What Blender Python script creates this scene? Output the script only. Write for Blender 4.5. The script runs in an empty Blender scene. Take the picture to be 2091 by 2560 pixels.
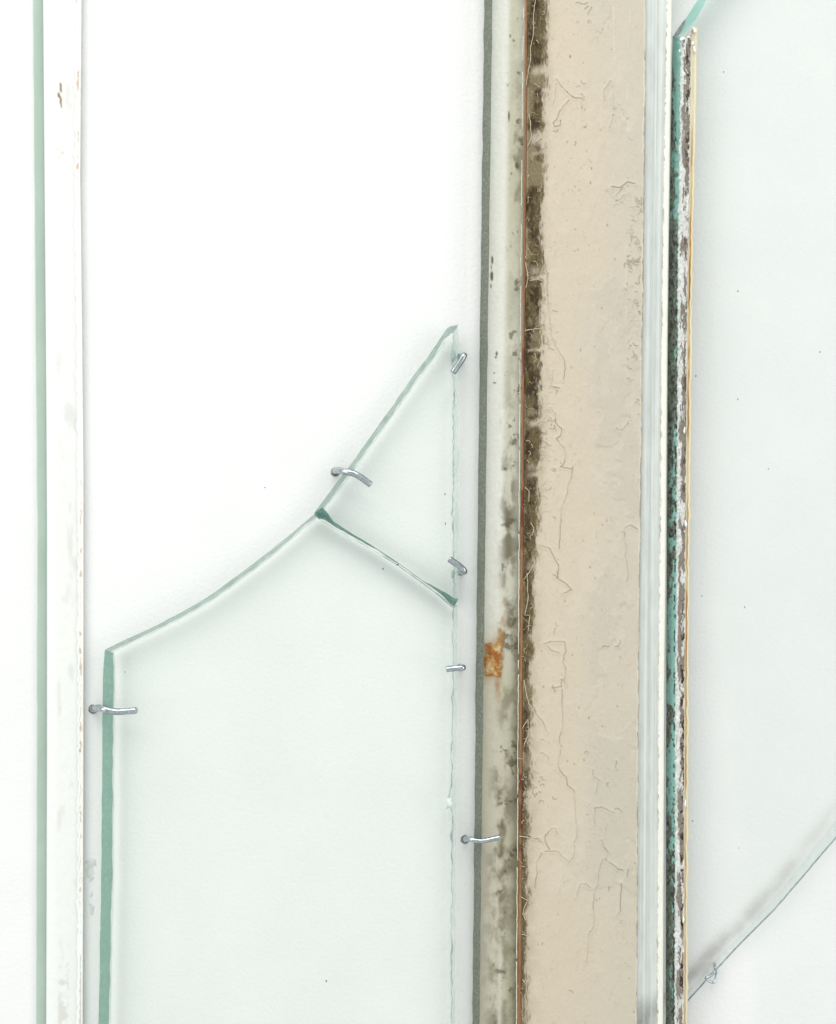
import bpy, math, random
import numpy as np
rnd = random.Random(7); R = np.random.RandomState(11)
scene = bpy.context.scene
COL = scene.collection

# ------------------------------------------------------------------ camera, world, lamps
W_, H_ = 2091.0, 2560.0
S = 0.00013            # metres per photo pixel on the wall plane
D = 2400.0             # camera distance from the wall, in those units
cam = bpy.data.cameras.new('camera'); camo = bpy.data.objects.new('camera', cam); COL.objects.link(camo)
camo.location = (0, -D*S, 0); camo.rotation_euler = (math.radians(90), 0, 0)
cam.sensor_fit = 'VERTICAL'; cam.sensor_height = 24; cam.lens = 24*D/H_
cam.clip_start = 0.01; cam.clip_end = 50
cam.dof.use_dof = True; cam.dof.focus_distance = (D-66)*S; cam.dof.aperture_fstop = 1.4
scene.camera = camo

world = bpy.data.worlds.new('World'); scene.world = world; world.use_nodes = True
bg = world.node_tree.nodes['Background']
bg.inputs[0].default_value = (0.97, 1.0, 0.985, 1); bg.inputs[1].default_value = 0.62

def area(name, loc, target, size, power, color=(1, 1, 1)):
    l = bpy.data.lights.new(name, 'AREA'); l.shape = 'RECTANGLE'; l.size, l.size_y = size
    l.energy = power; l.color = color
    o = bpy.data.objects.new(name, l); COL.objects.link(o); o.location = loc
    from mathutils import Vector
    o.rotation_euler = (Vector(target)-Vector(loc)).to_track_quat('-Z', 'Y').to_euler()
    return o
area('ceiling_softlight', (-0.25, -0.75, 1.15), (0, 0, 0), (1.5, 0.8), 9.5, (1.0, 0.995, 0.975))
area('window_light', (-1.15, -0.85, 0.25), (0, 0, 0), (0.7, 1.3), 3.6, (0.97, 1.0, 0.99))  # soft area lamp from the left, added for side highlights
area('side_light', (1.25, -0.95, 0.1), (0, 0, 0), (0.6, 1.2), 4.0, (1.0, 1.0, 1.0))

scene.view_settings.view_transform = 'Standard'; scene.view_settings.look = 'None'
scene.view_settings.exposure = 0.26; scene.view_settings.gamma = 1.0
scene.render.resolution_x = 836; scene.render.resolution_y = 1024
scene.render.engine = 'CYCLES'
scene.cycles.transparent_max_bounces = 24; scene.cycles.max_bounces = 10

# ------------------------------------------------------------------ helpers
def up(px, py, h):
    """photo pixel at height h above the wall -> world point (arrays allowed)"""
    k = (D-h)/D*S
    return ((px-W_/2)*k, -h*S, (H_/2-py)*k)

def srgb(r, g, b):
    f = lambda c: (c/255/12.92) if c/255 <= 0.04045 else ((c/255+0.055)/1.055)**2.4
    return np.array([f(r), f(g), f(b)])
def c4(r, g, b): return (*srgb(r, g, b), 1)

def obj(name, verts, faces, m, parent=None, smooth=False):
    me = bpy.data.meshes.new(name); me.from_pydata([tuple(v) for v in verts], [], faces)
    me.validate(); me.update()
    if smooth: me.polygons.foreach_set('use_smooth', [True]*len(me.polygons))
    me.materials.append(m)
    o = bpy.data.objects.new(name, me); COL.objects.link(o)
    if parent: o.parent = parent
    return o

def tag(o, label=None, cat=None, group=None, kind=None):
    if label: o['label'] = label
    if cat: o['category'] = cat
    if group: o['group'] = group
    if kind: o['kind'] = kind
    return o

def thing(name, label, cat, group=None):
    o = bpy.data.objects.new(name, None); COL.objects.link(o); o.empty_display_size = 0.01
    return tag(o, label, cat, group)

def fbm(shape, cells, octaves=4, seed=0, gain=0.5):
    """value noise, shape (rows, cols), cells (rows, cols) of the lowest octave; 0..1-ish, mean .5"""
    r = np.random.RandomState(seed); out = np.zeros(shape); amp = 1.0; tot = 0
    cy, cx = cells
    for _ in range(octaves):
        ny, nx = int(math.ceil(cy))+2, int(math.ceil(cx))+2
        g = r.rand(ny, nx)
        y = np.linspace(0, cy, shape[0]); x = np.linspace(0, cx, shape[1])
        yi = y.astype(int); xi = x.astype(int); fy = y-yi; fx = x-xi
        fy = fy*fy*(3-2*fy); fx = fx*fx*(3-2*fx)
        a = g[yi][:, xi]; b = g[yi][:, xi+1]; c = g[yi+1][:, xi]; d = g[yi+1][:, xi+1]
        out += amp*((a*(1-fx)+b*fx)*(1-fy)[:, None]+(c*(1-fx)+d*fx)*fy[:, None])
        tot += amp; amp *= gain; cy *= 2.03; cx *= 2.03
    out /= tot
    return (out-out.mean())/(out.std()+1e-9)*0.2+0.5

def sstep(a, b, x):
    t = np.clip((x-a)/(b-a), 0, 1); return t*t*(3-2*t)
def interp(y, pts):
    p = np.array(pts, float); return np.interp(y, p[:, 0], p[:, 1])
def mix(c, target, m):
    return c*(1-m[..., None])+np.asarray(target)*m[..., None]
def lines_dist(X, Y, polylines, reach=14):
    """distance field of polylines on a regular-ish grid (rows sorted in Y)"""
    d = np.full(X.shape, 1e3); ys = Y[:, 0]
    for pl in polylines:
        for (x0, y0), (x1, y1) in zip(pl[:-1], pl[1:]):
            a, b = np.searchsorted(ys, min(y0, y1)-reach), np.searchsorted(ys, max(y0, y1)+reach)
            if b <= a: continue
            xs, yy = X[a:b], Y[a:b]; dx, dy = x1-x0, y1-y0; L = dx*dx+dy*dy+1e-9
            t = np.clip(((xs-x0)*dx+(yy-y0)*dy)/L, 0, 1)
            d[a:b] = np.minimum(d[a:b], np.hypot(xs-x0-t*dx, yy-y0-t*dy))
    return d

def grid_obj(name, X, Y, Hh, C, m, parent, face_mask=None, smooth=True, skirt=0):
    """height field over photo pixels: X, Y px arrays, Hh heights, C linear colours -> one mesh"""
    ny, nx = X.shape
    P = np.stack(up(X, Y, Hh), -1).reshape(-1, 3)
    idx = np.arange(ny*nx).reshape(ny, nx)
    q = np.stack([idx[:-1, :-1], idx[1:, :-1], idx[1:, 1:], idx[:-1, 1:]], -1)
    q = q[face_mask] if face_mask is not None else q.reshape(-1, 4)
    used = np.unique(q); remap = np.full(ny*nx, -1); remap[used] = np.arange(len(used))
    q = remap[q]; P = P[used]; Cc = C.reshape(-1, 3)[used]
    me = bpy.data.meshes.new(name)
    me.vertices.add(len(P)); me.vertices.foreach_set('co', P.astype(np.float32).ravel())
    me.loops.add(q.size); me.loops.foreach_set('vertex_index', q.astype(np.int32).ravel())
    me.polygons.add(len(q)); me.polygons.foreach_set('loop_start', np.arange(0, q.size, 4, dtype=np.int32))
    me.polygons.foreach_set('loop_total', np.full(len(q), 4, dtype=np.int32))
    me.polygons.foreach_set('use_smooth', np.full(len(q), smooth))
    me.update(calc_edges=True)
    at = me.color_attributes.new('Col', 'FLOAT_COLOR', 'POINT')
    at.data.foreach_set('color', np.concatenate([Cc, np.ones((len(Cc), 1))], 1).astype(np.float32).ravel())
    me.materials.append(m)
    o = bpy.data.objects.new(name, me); COL.objects.link(o)
    if parent: o.parent = parent
    return o

def tube(points, radii, n=12, cap=True):
    from mathutils import Vector
    P = [Vector(p) for p in points]; V = []; F = []
    ref = Vector((0.13, 0.2, 1)).normalized(); prev = None
    for i, p in enumerate(P):
        t = (P[min(i+1, len(P)-1)]-P[max(i-1, 0)]).normalized()
        a = (prev if prev else t.cross(ref)); a = (a-t*a.dot(t)).normalized(); b = t.cross(a); prev = a
        r = radii[i] if hasattr(radii, '__len__') else radii
        for k in range(n):
            w = 2*math.pi*k/n; V.append(p+a*(r*math.cos(w))+b*(r*math.sin(w)))
    for i in range(len(P)-1):
        for k in range(n):
            k2 = (k+1) % n; F.append((i*n+k, i*n+k2, (i+1)*n+k2, (i+1)*n+k))
    if cap: F += [tuple(range(n))[::-1], tuple((len(P)-1)*n+k for k in range(n))]
    return V, F

def smooth_path(pts, n=8):
    """Catmull-Rom through (x, y, h) points"""
    p = [np.array(q, float) for q in pts]; p = [2*p[0]-p[1]]+p+[2*p[-1]-p[-2]]; out = []
    for i in range(1, len(p)-2):
        for k in range(n):
            t = k/n
            out.append(0.5*((2*p[i])+(-p[i-1]+p[i+1])*t+(2*p[i-1]-5*p[i]+4*p[i+1]-p[i+2])*t*t+(-p[i-1]+3*p[i]-3*p[i+1]+p[i+2])*t**3))
    out.append(p[-2]); return out

# ------------------------------------------------------------------ materials
def new_mat(name):
    m = bpy.data.materials.new(name); m.use_nodes = True; nt = m.node_tree
    return m, nt, nt.nodes['Principled BSDF'], nt.nodes['Material Output']
def noise(nt, scale, detail=4, rough=0.6, stretch=None):
    n = nt.nodes.new('ShaderNodeTexNoise'); n.inputs['Scale'].default_value = scale
    n.inputs['Detail'].default_value = detail; n.inputs['Roughness'].default_value = rough
    tc = nt.nodes.new('ShaderNodeTexCoord')
    if stretch:
        mp = nt.nodes.new('ShaderNodeMapping'); mp.inputs['Scale'].default_value = stretch
        nt.links.new(tc.outputs['Object'], mp.inputs['Vector']); nt.links.new(mp.outputs['Vector'], n.inputs['Vector'])
    else: nt.links.new(tc.outputs['Object'], n.inputs['Vector'])
    return n
def ramp(nt, src, stops):
    r = nt.nodes.new('ShaderNodeValToRGB'); e = r.color_ramp.elements
    while len(e) < len(stops): e.new(0.5)
    for k, (pos, col) in enumerate(stops): e[k].position = pos; e[k].color = col
    nt.links.new(src, r.inputs['Fac']); return r
def bump(nt, p, src, dist, strength=1.0):
    b = nt.nodes.new('ShaderNodeBump'); b.inputs['Distance'].default_value = dist; b.inputs['Strength'].default_value = strength
    nt.links.new(src, b.inputs['Height']); nt.links.new(b.outputs['Normal'], p.inputs['Normal']); return b

def wall_mat():
    m, nt, p, _ = new_mat('white_wall_paint')
    n = noise(nt, 26, 3); r = ramp(nt, n.outputs['Fac'], [(0.3, (0.83, 0.832, 0.82, 1)), (0.7, (0.87, 0.868, 0.858, 1))])
    nt.links.new(r.outputs['Color'], p.inputs['Base Color']); p.inputs['Roughness'].default_value = 0.75
    f = noise(nt, 900, 3, 0.55); bump(nt, p, f.outputs['Fac'], 0.00035, 0.55)
    return m
def attr_mat(name, rough=0.6, bscale=1500, bdist=0.00006, spec=0.3, mottling=0.12, stretch=None, alb=1.0):
    m, nt, p, _ = new_mat(name)
    a = nt.nodes.new('ShaderNodeAttribute'); a.attribute_name = 'Col'
    n = noise(nt, bscale, 4, 0.65, stretch)
    r = ramp(nt, n.outputs['Fac'], [(0.25, (alb*(1-mottling*1.3),)*3+(1,)), (0.75, (alb*(1+mottling*0.2),)*3+(1,))])
    mx = nt.nodes.new('ShaderNodeMix'); mx.data_type = 'RGBA'; mx.blend_type = 'MULTIPLY'; mx.inputs[0].default_value = 1
    nt.links.new(a.outputs['Color'], mx.inputs[6]); nt.links.new(r.outputs['Color'], mx.inputs[7])
    nt.links.new(mx.outputs[2], p.inputs['Base Color'])
    p.inputs['Roughness'].default_value = rough; p.inputs['Specular IOR Level'].default_value = spec
    bump(nt, p, n.outputs['Fac'], bdist, 0.6)
    return m
def glass_mat(name, tint, wav=0.4):
    """clear pane face: tinted see-through with the reflection a glass surface has"""
    m, nt, p, out = new_mat(name); nt.nodes.remove(p)
    t = nt.nodes.new('ShaderNodeBsdfTransparent'); t.inputs[0].default_value = (*tint, 1)
    g = nt.nodes.new('ShaderNodeBsdfGlossy'); g.inputs['Roughness'].default_value = 0.04
    # Schlick reflectance, the same from either side of the sheet
    lw = nt.nodes.new('ShaderNodeLayerWeight'); lw.inputs['Blend'].default_value = 0.5
    pw = nt.nodes.new('ShaderNodeMath'); pw.operation = 'POWER'; pw.inputs[1].default_value = 5; nt.links.new(lw.outputs['Facing'], pw.inputs[0])
    fr = nt.nodes.new('ShaderNodeMath'); fr.operation = 'MULTIPLY_ADD'; fr.inputs[1].default_value = 0.94; fr.inputs[2].default_value = 0.02; nt.links.new(pw.outputs[0], fr.inputs[0])
    n = noise(nt, 60, 2); b = nt.nodes.new('ShaderNodeBump'); b.inputs['Distance'].default_value = 0.0001; b.inputs['Strength'].default_value = wav
    nt.links.new(n.outputs['Fac'], b.inputs['Height']); nt.links.new(b.outputs['Normal'], g.inputs['Normal'])
    ms = nt.nodes.new('ShaderNodeMixShader'); nt.links.new(fr.outputs[0], ms.inputs[0])
    nt.links.new(t.outputs[0], ms.inputs[1]); nt.links.new(g.outputs[0], ms.inputs[2]); nt.links.new(ms.outputs[0], out.inputs['Surface'])
    return m
def edge_mat(name, c1, c2, clear=0.0, scale=500, rough=0.35, stretch=None, speck=None):
    """the green cut edge of a pane: scattering, partly see-through"""
    m, nt, p, out = new_mat(name)
    n = noise(nt, scale, 5, 0.65, stretch); stops = [(0.35, c4(*c1)), (0.65, c4(*c2))]
    if speck: stops.append((0.74, c4(*speck)))
    r = ramp(nt, n.outputs['Fac'], stops)
    nt.links.new(r.outputs['Color'], p.inputs['Base Color']); p.inputs['Roughness'].default_value = rough
    bump(nt, p, n.outputs['Fac'], 0.0001, 0.5)
    tl = nt.nodes.new('ShaderNodeBsdfTranslucent'); nt.links.new(r.outputs['Color'], tl.inputs['Color'])
    ms = nt.nodes.new('ShaderNodeMixShader'); ms.inputs[0].default_value = 0.4
    nt.links.new(p.outputs[0], ms.inputs[1]); nt.links.new(tl.outputs[0], ms.inputs[2])
    last = ms
    if clear:
        t = nt.nodes.new('ShaderNodeBsdfTransparent'); nt.links.new(r.outputs['Color'], t.inputs['Color'])
        m2 = nt.nodes.new('ShaderNodeMixShader'); m2.inputs[0].default_value = clear
        nt.links.new(ms.outputs[0], m2.inputs[1]); nt.links.new(t.outputs[0], m2.inputs[2]); last = m2
    nt.links.new(last.outputs[0], out.inputs['Surface'])
    return m
def plain_mat(name, c1, c2, scale=700, rough=0.6, bd=0.0001, stretch=None):
    m, nt, p, _ = new_mat(name); n = noise(nt, scale, 5, 0.65, stretch)
    r = ramp(nt, n.outputs['Fac'], [(0.35, c4(*c1)), (0.65, c4(*c2))]); nt.links.new(r.outputs['Color'], p.inputs['Base Color'])
    p.inputs['Roughness'].default_value = rough; bump(nt, p, n.outputs['Fac'], bd, 0.7); return m
def grime_and_brightening_mat(name, color, amount):
    """thin see-through film of dirt: the attribute's value is its thickness"""
    m, nt, p, out = new_mat(name); a = nt.nodes.new('ShaderNodeAttribute'); a.attribute_name = 'Col'
    p.inputs['Base Color'].default_value = c4(*color); p.inputs['Roughness'].default_value = 0.8
    t = nt.nodes.new('ShaderNodeBsdfTransparent'); sp = nt.nodes.new('ShaderNodeSeparateColor')
    nt.links.new(a.outputs['Color'], sp.inputs[0])
    mu = nt.nodes.new('ShaderNodeMath'); mu.operation = 'MULTIPLY'; mu.inputs[1].default_value = amount; nt.links.new(sp.outputs[0], mu.inputs[0])
    ms = nt.nodes.new('ShaderNodeMixShader'); nt.links.new(mu.outputs[0], ms.inputs[0])
    nt.links.new(t.outputs[0], ms.inputs[1]); nt.links.new(p.outputs[0], ms.inputs[2]); nt.links.new(ms.outputs[0], out.inputs['Surface'])
    return m
def metal_mat():
    m, nt, p, _ = new_mat('galvanised_steel'); p.inputs['Metallic'].default_value = 1
    n = noise(nt, 1200, 4, 0.7); r = ramp(nt, n.outputs['Fac'], [(0.3, (0.30, 0.35, 0.38, 1)), (0.7, (0.62, 0.67, 0.69, 1))])
    nt.links.new(r.outputs['Color'], p.inputs['Base Color']); p.inputs['Roughness'].default_value = 0.16
    bump(nt, p, n.outputs['Fac'], 0.00008, 0.5); return m

M_WALL = wall_mat()
M_GLASS = glass_mat('pale_green_glass', (0.985, 0.997, 0.990))
M_GLASS_CLEAR = glass_mat('clear_glass', (0.996, 1.0, 0.998))
M_GLASS_SMOKE = glass_mat('dull_glass', (0.990, 0.996, 0.994))
M_EDGE_GREEN = edge_mat('sea_green_glass_edge', (142, 178, 165), (156, 190, 177), speck=(192, 216, 206), scale=700)
M_EDGE_PALE = edge_mat('pale_broken_glass_edge', (172, 190, 183), (198, 211, 206), clear=0.45, scale=240)
M_EDGE_DEEP = edge_mat('deep_green_glass_edge', (92, 138, 130), (158, 188, 180), scale=300, clear=0.3)
M_EDGE_CUT = edge_mat('bright_cut_glass_edge', (228, 238, 234), (250, 252, 251), clear=0.65, scale=260, stretch=(1, 1, 0.35))
M_EDGE_SAGE = edge_mat('sage_glass_edge', (186, 204, 190), (198, 216, 203), scale=60, stretch=(1, 1, 0.4))
M_EDGE_DARK = edge_mat('grey_green_ground_edge', (112, 118, 106), (146, 152, 139), scale=1300, speck=(222, 226, 216), rough=0.7)
M_EDGE_TEAL = edge_mat('teal_glass_edge', (160, 206, 196), (172, 216, 206), scale=120, rough=0.2)
M_METAL = metal_mat()

# ------------------------------------------------------------------ wall
wv = [(-3, 0, -3), (3, 0, -3), (3, 0, 3), (-3, 0, 3), (-3, 0.12, -3), (3, 0.12, -3), (3, 0.12, 3), (-3, 0.12, 3)]
wall = obj('wall', wv, [(0, 1, 2, 3), (5, 4, 7, 6), (4, 0, 3, 7), (1, 5, 6, 2), (3, 2, 6, 7), (4, 5, 1, 0)], M_WALL)
tag(wall, kind='structure')

def blob(name, cx, cy, rx, ry, h, th, m, parent, seed=0, n=16, rag=0.3, rot=0.0):
    """small raised irregular flake"""
    r = random.Random(seed); ring = []
    for k in range(n):
        a = 2*math.pi*k/n; q = 1+rag*(r.random()*2-1)
        x, y = rx*q*math.cos(a), ry*q*math.sin(a)
        ring.append((cx+x*math.cos(rot)-y*math.sin(rot), cy+x*math.sin(rot)+y*math.cos(rot)))
    V = [up(x, y, h) for x, y in ring]+[up(cx+(x-cx)*0.75, cy+(y-cy)*0.75, h+th) for x, y in ring]+[up(cx, cy, h+th*1.1)]
    F = [(k, (k+1) % n, n+(k+1) % n, n+k) for k in range(n)]+[(n+k, n+(k+1) % n, 2*n) for k in range(n)]
    return obj(name, V, F, m, parent, smooth=True)

M_SCUFF = plain_mat('grey_scuff', (206, 209, 206), (226, 228, 225), 500)
M_SPECK = plain_mat('dark_speck', (60, 62, 58), (105, 105, 98), 900)
for k, (x, y, rx, ry) in enumerate([(228, 2157, 14, 12), (226, 2178, 11, 16), (229, 2196, 6, 9), (229, 2236, 4, 7), (230, 2276, 6, 14), (226, 2262, 4, 5)]):
    blob('scuff', x, y, rx, ry, 0.05, 0.7, M_SCUFF, wall, 40+k, rot=0.2)

# ------------------------------------------------------------------ panes
def densify(pts, step=9, jit=0.0, seed=0):
    r = random.Random(seed); out = []
    for (x0, y0), (x1, y1) in zip(pts[:-1], pts[1:]):
        n = max(1, int(math.hypot(x1-x0, y1-y0)/step))
        for k in range(n):
            t = k/n; out.append((x0+(x1-x0)*t+r.uniform(-jit, jit)*(k > 0), y0+(y1-y0)*t+r.uniform(-jit, jit)*(k > 0)))
    out.append(tuple(pts[-1])); return out

def resample(pts, n):
    p = np.array(pts, float); d = np.r_[0, np.cumsum(np.hypot(*np.diff(p, axis=0).T))]
    t = np.linspace(0, d[-1], n); return np.stack([np.interp(t, d, p[:, 0]), np.interp(t, d, p[:, 1])], 1)

def wobble(n, amp, seed, corr=8):
    r = np.random.RandomState(seed); a = r.randn(n+corr*2); k = np.hanning(corr+2)[1:-1]; k /= k.sum()
    w = np.convolve(a, k, 'same')[corr:corr+n]; return w/(w.std()+1e-9)*amp

def curved(pts, n): return np.array([q[:2] for q in smooth_path([(x, y, 0) for x, y in pts], n)])

def build_pane(root, sides, hb, hf, m_face):
    """sides: list of (name, front polyline, back polyline, material, jitter, n, label); closes a loop in order"""
    Fr, Bk = [], []
    for i, (nm, fr, bk, m, jit, n, lab) in enumerate(sides):
        f = resample(fr, n); b = resample(bk, n)
        w = wobble(n, jit, 100+i*7+int(abs(f[0, 0])) % 50, 6); w[0] = w[-1] = 0
        w2 = wobble(n, jit*0.8, 300+i*5, 5); w2[0] = w2[-1] = 0
        t = np.gradient(f, axis=0); t /= (np.hypot(*t.T)[:, None]+1e-9); nrm = np.stack([-t[:, 1], t[:, 0]], 1)
        f = f+nrm*w[:, None]*0.5; b = b+nrm*w2[:, None]
        midp = (f+b)/2
        V = [up(x, y, hf) for x, y in f]+[up(x, y, (hf+hb)/2) for x, y in midp]+[up(x, y, hb) for x, y in b]
        F = [(r0*n+k, r0*n+k+1, (r0+1)*n+k+1, (r0+1)*n+k) for r0 in range(2) for k in range(n-1)]
        e = obj(nm, V, F, m, root, smooth=True)
        if lab: e['label'] = lab
        Fr += [tuple(q) for q in f[:-1]]; Bk += [tuple(q) for q in b[:-1]]
    n = len(Fr)
    V = [up(x, y, hf+0.02) for x, y in Fr]+[up(x, y, hb-0.02) for x, y in Bk]
    return obj('pane', V, [tuple(range(n))[::-1], tuple(range(n, 2*n))], m_face, root)

T, B = -260, 2820    # how far things run past the top and the bottom of the view

# --- two shards of one broken sheet
low = thing('glass_shard', 'large lower shard of pale green glass with a curved broken top, pinned to the wall', 'glass shard', 'broken glass shards pinned to the wall')
top_out = curved([(262, 1625), (283, 1614), (409, 1554), (518, 1493), (626, 1415), (700, 1357), (752, 1314), (788, 1284)], 8)
top_in = curved([(284, 1632), (300, 1622), (415, 1567), (524, 1507), (632, 1429), (706, 1370), (768, 1314), (797, 1294)], 8)
top_in = resample(top_out, 200)*0.28+resample(top_in, 200)*0.72
crk_low_f = densify([(789, 1287), (800, 1300), (816, 1307), (851, 1328), (890, 1350), (944, 1380), (1000, 1415.5), (1062, 1459.5), (1104, 1491), (1131, 1517), (1145, 1512)], 9, 0.8, 3)
crk_low_b = densify([(797, 1294), (804, 1303), (818, 1309), (853, 1330), (892, 1352), (944, 1382), (999, 1417.5), (1060, 1461.5), (1102, 1494), (1130, 1519), (1134, 1520)], 9, 0.8, 4)
right_f = [(1145, 1512), (1142.5, 1700), (1141, 1980), (1138, 2560), (1136, B)]
right_b = [(1134, 1520), (1133, 1700), (1129, 1960), (1122, 2000), (1131, 2030), (1128, 2560), (1126, B)]
build_pane(low, [
    ('broken_edge', top_out, top_in, M_EDGE_PALE, 0.45, 90, 'curved pale green broken edge'),
    ('crack_edge', crk_low_f, crk_low_b, M_EDGE_PALE, 0.4, 60, 'edge along the crack'),
    ('cut_edge', right_f, right_b, M_EDGE_CUT, 1.4, 150, 'bright vertical cut edge'),
    ('bottom_edge', [(1136, B), (242, B)], [(1126, B), (268, B)], M_EDGE_PALE, 0, 6, None),
    ('cut_edge', [(242, B), (247, 2560), (254, 2180), (257, 1780), (258, 1700), (262, 1625)], [(268, B), (273, 2560), (280.5, 2180), (283, 1780), (285, 1700), (284, 1632)], M_EDGE_GREEN, 0.7, 120, 'straight sea green cut edge'),
], 14, 52, M_GLASS)
upr = thing('glass_shard', 'small pointed upper shard of pale green glass above the crack', 'glass shard', 'broken glass shards pinned to the wall')
u_out = [(786, 1284), (804, 1258), (838, 1212), (874, 1164), (915, 1108), (957, 1049), (1000, 988), (1031, 943), (1066, 897), (1093, 858), (1103, 842), (1114, 825), (1125, 816), (1147, 811)]
u_in = [(806, 1284), (818, 1264), (852, 1221), (889, 1173), (928, 1116), (970, 1058), (1013, 997), (1044, 952), (1079, 906), (1105, 868), (1114, 852), (1122, 840), (1128, 834), (1135, 832)]
u_in[:-3] = [(a*0.75+c*0.25, b*0.75+d*0.25) for (a, b), (c, d) in zip(u_in[:-3], u_out[:-3])]
build_pane(upr, [
    ('broken_edge', u_out, u_in, M_EDGE_PALE, 0.9, 90, 'slanting pale green broken edge'),
    ('cut_edge', [(1147, 811), (1147, 880), (1147, 1300), (1146, 1498)], [(1135, 832), (1131, 890), (1136, 985), (1134, 1100), (1133, 1300), (1135, 1490)], M_EDGE_CUT, 1.5, 90, 'bright vertical cut edge'),
    ('crack_edge', [(1146, 1498), (1132, 1493), (1121, 1485), (1062, 1454), (999, 1409), (944, 1372), (881, 1334), (836, 1305), (815, 1278), (806, 1268), (786, 1284)],
     [(1137, 1516), (1130, 1514), (1104, 1487), (1061, 1456), (999, 1411.5), (944, 1376), (889, 1346), (848, 1322), (814, 1300), (796, 1296), (790, 1289)], M_EDGE_DEEP, 0.6, 90, 'dark sea green edge along the crack'),
], 14, 52, M_GLASS)
blob('chip', 1134, 888, 6, 15, 16, 6, plain_mat('glass_chip', (158, 182, 174), (190, 208, 202), 600), upr, 5, rag=0.12)  # grey-green oval modelled as the nail's reflection in the glass edge
blob('chip', 1132, 1436, 4, 10, 16, 5, bpy.data.materials['glass_chip'], upr, 6, rag=0.12)  # same painted nail reflection, near the crack end
blob('chip', 1124, 2008, 9, 16, 48, 5, plain_mat('chipped_glass', (196, 214, 207), (228, 238, 233), 400), low, 8, rag=0.35)
for k, (x, y, a, b) in enumerate([(816, 2453, 1.6, 3.2), (1114, 1309, 1, 4.5), (1113, 1235, 1.2, 3), (958, 1422, 2, 2.5), (313, 1680, 1.4, 1.4), (663, 1219, 1.5, 1.5), (994, 1412, 3.5, 2)]):
    blob('speck', x, y, a, b, 52.3, 0.5, M_SPECK, low if y > 1320 else (upr if x > 800 else wall), 70+k, n=9)

M_GLINT = edge_mat('bright_chamfer', (236, 242, 239), (252, 253, 252), clear=0.25, scale=400)  # white tubes paint the bright caustic line inside the glass edges
def glint_edge_line(pts, root, seed, off=(2.2, 1.5)):
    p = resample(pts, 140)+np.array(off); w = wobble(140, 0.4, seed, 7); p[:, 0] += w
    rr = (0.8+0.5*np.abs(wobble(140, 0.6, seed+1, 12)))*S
    V, F = tube([up(x, y, 15) for x, y in p], list(rr), 6); obj('chamfer', V, F, M_GLINT, root, True)
glint_edge_line(top_in, low, 401); glint_edge_line(u_in[:11], upr, 411)
glint_edge_line([(284, 1634), (285, 1700), (283, 1780), (280.5, 2180), (273, 2560), (268, B)], low, 421, (2.2, 0))
M_LINE = edge_mat('grey_green_edge_line', (176, 196, 189), (232, 240, 237), clear=0.3, scale=300)
def edge_line(pts, root, seed):
    p = resample(pts, 200); p[:, 0] += wobble(200, 1.3, seed, 4)
    V, F = tube([up(x, y, 18) for x, y in p], list((0.5+1.2*np.abs(wobble(200, 0.7, seed+1, 9)))*S), 6); obj('chamfer', V, F, M_LINE, root, True)
edge_line([(1134, 1520), (1133, 1700), (1129, 1960), (1122, 2000), (1131, 2030), (1128, 2560), (1126, B)], low, 431)
edge_line([(1135, 832), (1131, 890), (1136, 985), (1134, 1100), (1133, 1300), (1135, 1490)], upr, 441)
M_NAIL_SHADE = plain_mat('drilled_hole_grey', (96, 98, 100), (150, 150, 152), 900, 0.9)  # flat grey disks paint the soft contact shade around the nail roots
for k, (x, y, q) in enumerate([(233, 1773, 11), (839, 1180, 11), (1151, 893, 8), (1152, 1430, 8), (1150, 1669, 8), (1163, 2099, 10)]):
    q += 2; blob('nail_hole', x, y, q, q, -0.2, 0.6, M_NAIL_SHADE, wall, 500+k, n=20, rag=0.08)

# --- left strip: pane edge and the white painted rebate beside it
lp = thing('glass_strip', 'narrow white painted glass strip with sage green edge at the far left', 'glass strip')
ea = [(T, 82), (0, 83), (860, 90), (1280, 94), (1900, 93), (2560, 91), (B, 90)]
eb = [(T, 107), (0, 108), (860, 115), (1280, 117.5), (1900, 117.5), (2560, 115.5), (B, 115)]
er = [(T, 203), (0, 202), (450, 199), (860, 204), (1200, 207), (1900, 207), (2560, 205), (B, 204)]
yy = np.linspace(T, B, 240)
La = np.stack([interp(yy, ea), yy], 1); Lb = np.stack([interp(yy, eb), yy], 1); Lr = np.stack([interp(yy, er), yy], 1)
build_pane(lp, [
    ('cut_edge', La[::-1], Lb[::-1], M_EDGE_SAGE, 0.5, 240, 'sage green cut edge'),
    ('top_edge', [tuple(La[0]), tuple(Lr[0])], [tuple(Lb[0]), tuple(Lr[0])], M_EDGE_PALE, 0, 4, None),
    ('inner_edge', Lr, Lr, M_EDGE_CUT, 0.3, 240, None),
    ('bottom_edge', [tuple(Lr[-1]), tuple(La[-1])], [tuple(Lr[-1]), tuple(Lb[-1])], M_EDGE_PALE, 0, 4, None),
], 3, 11, M_GLASS_CLEAR)
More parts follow.
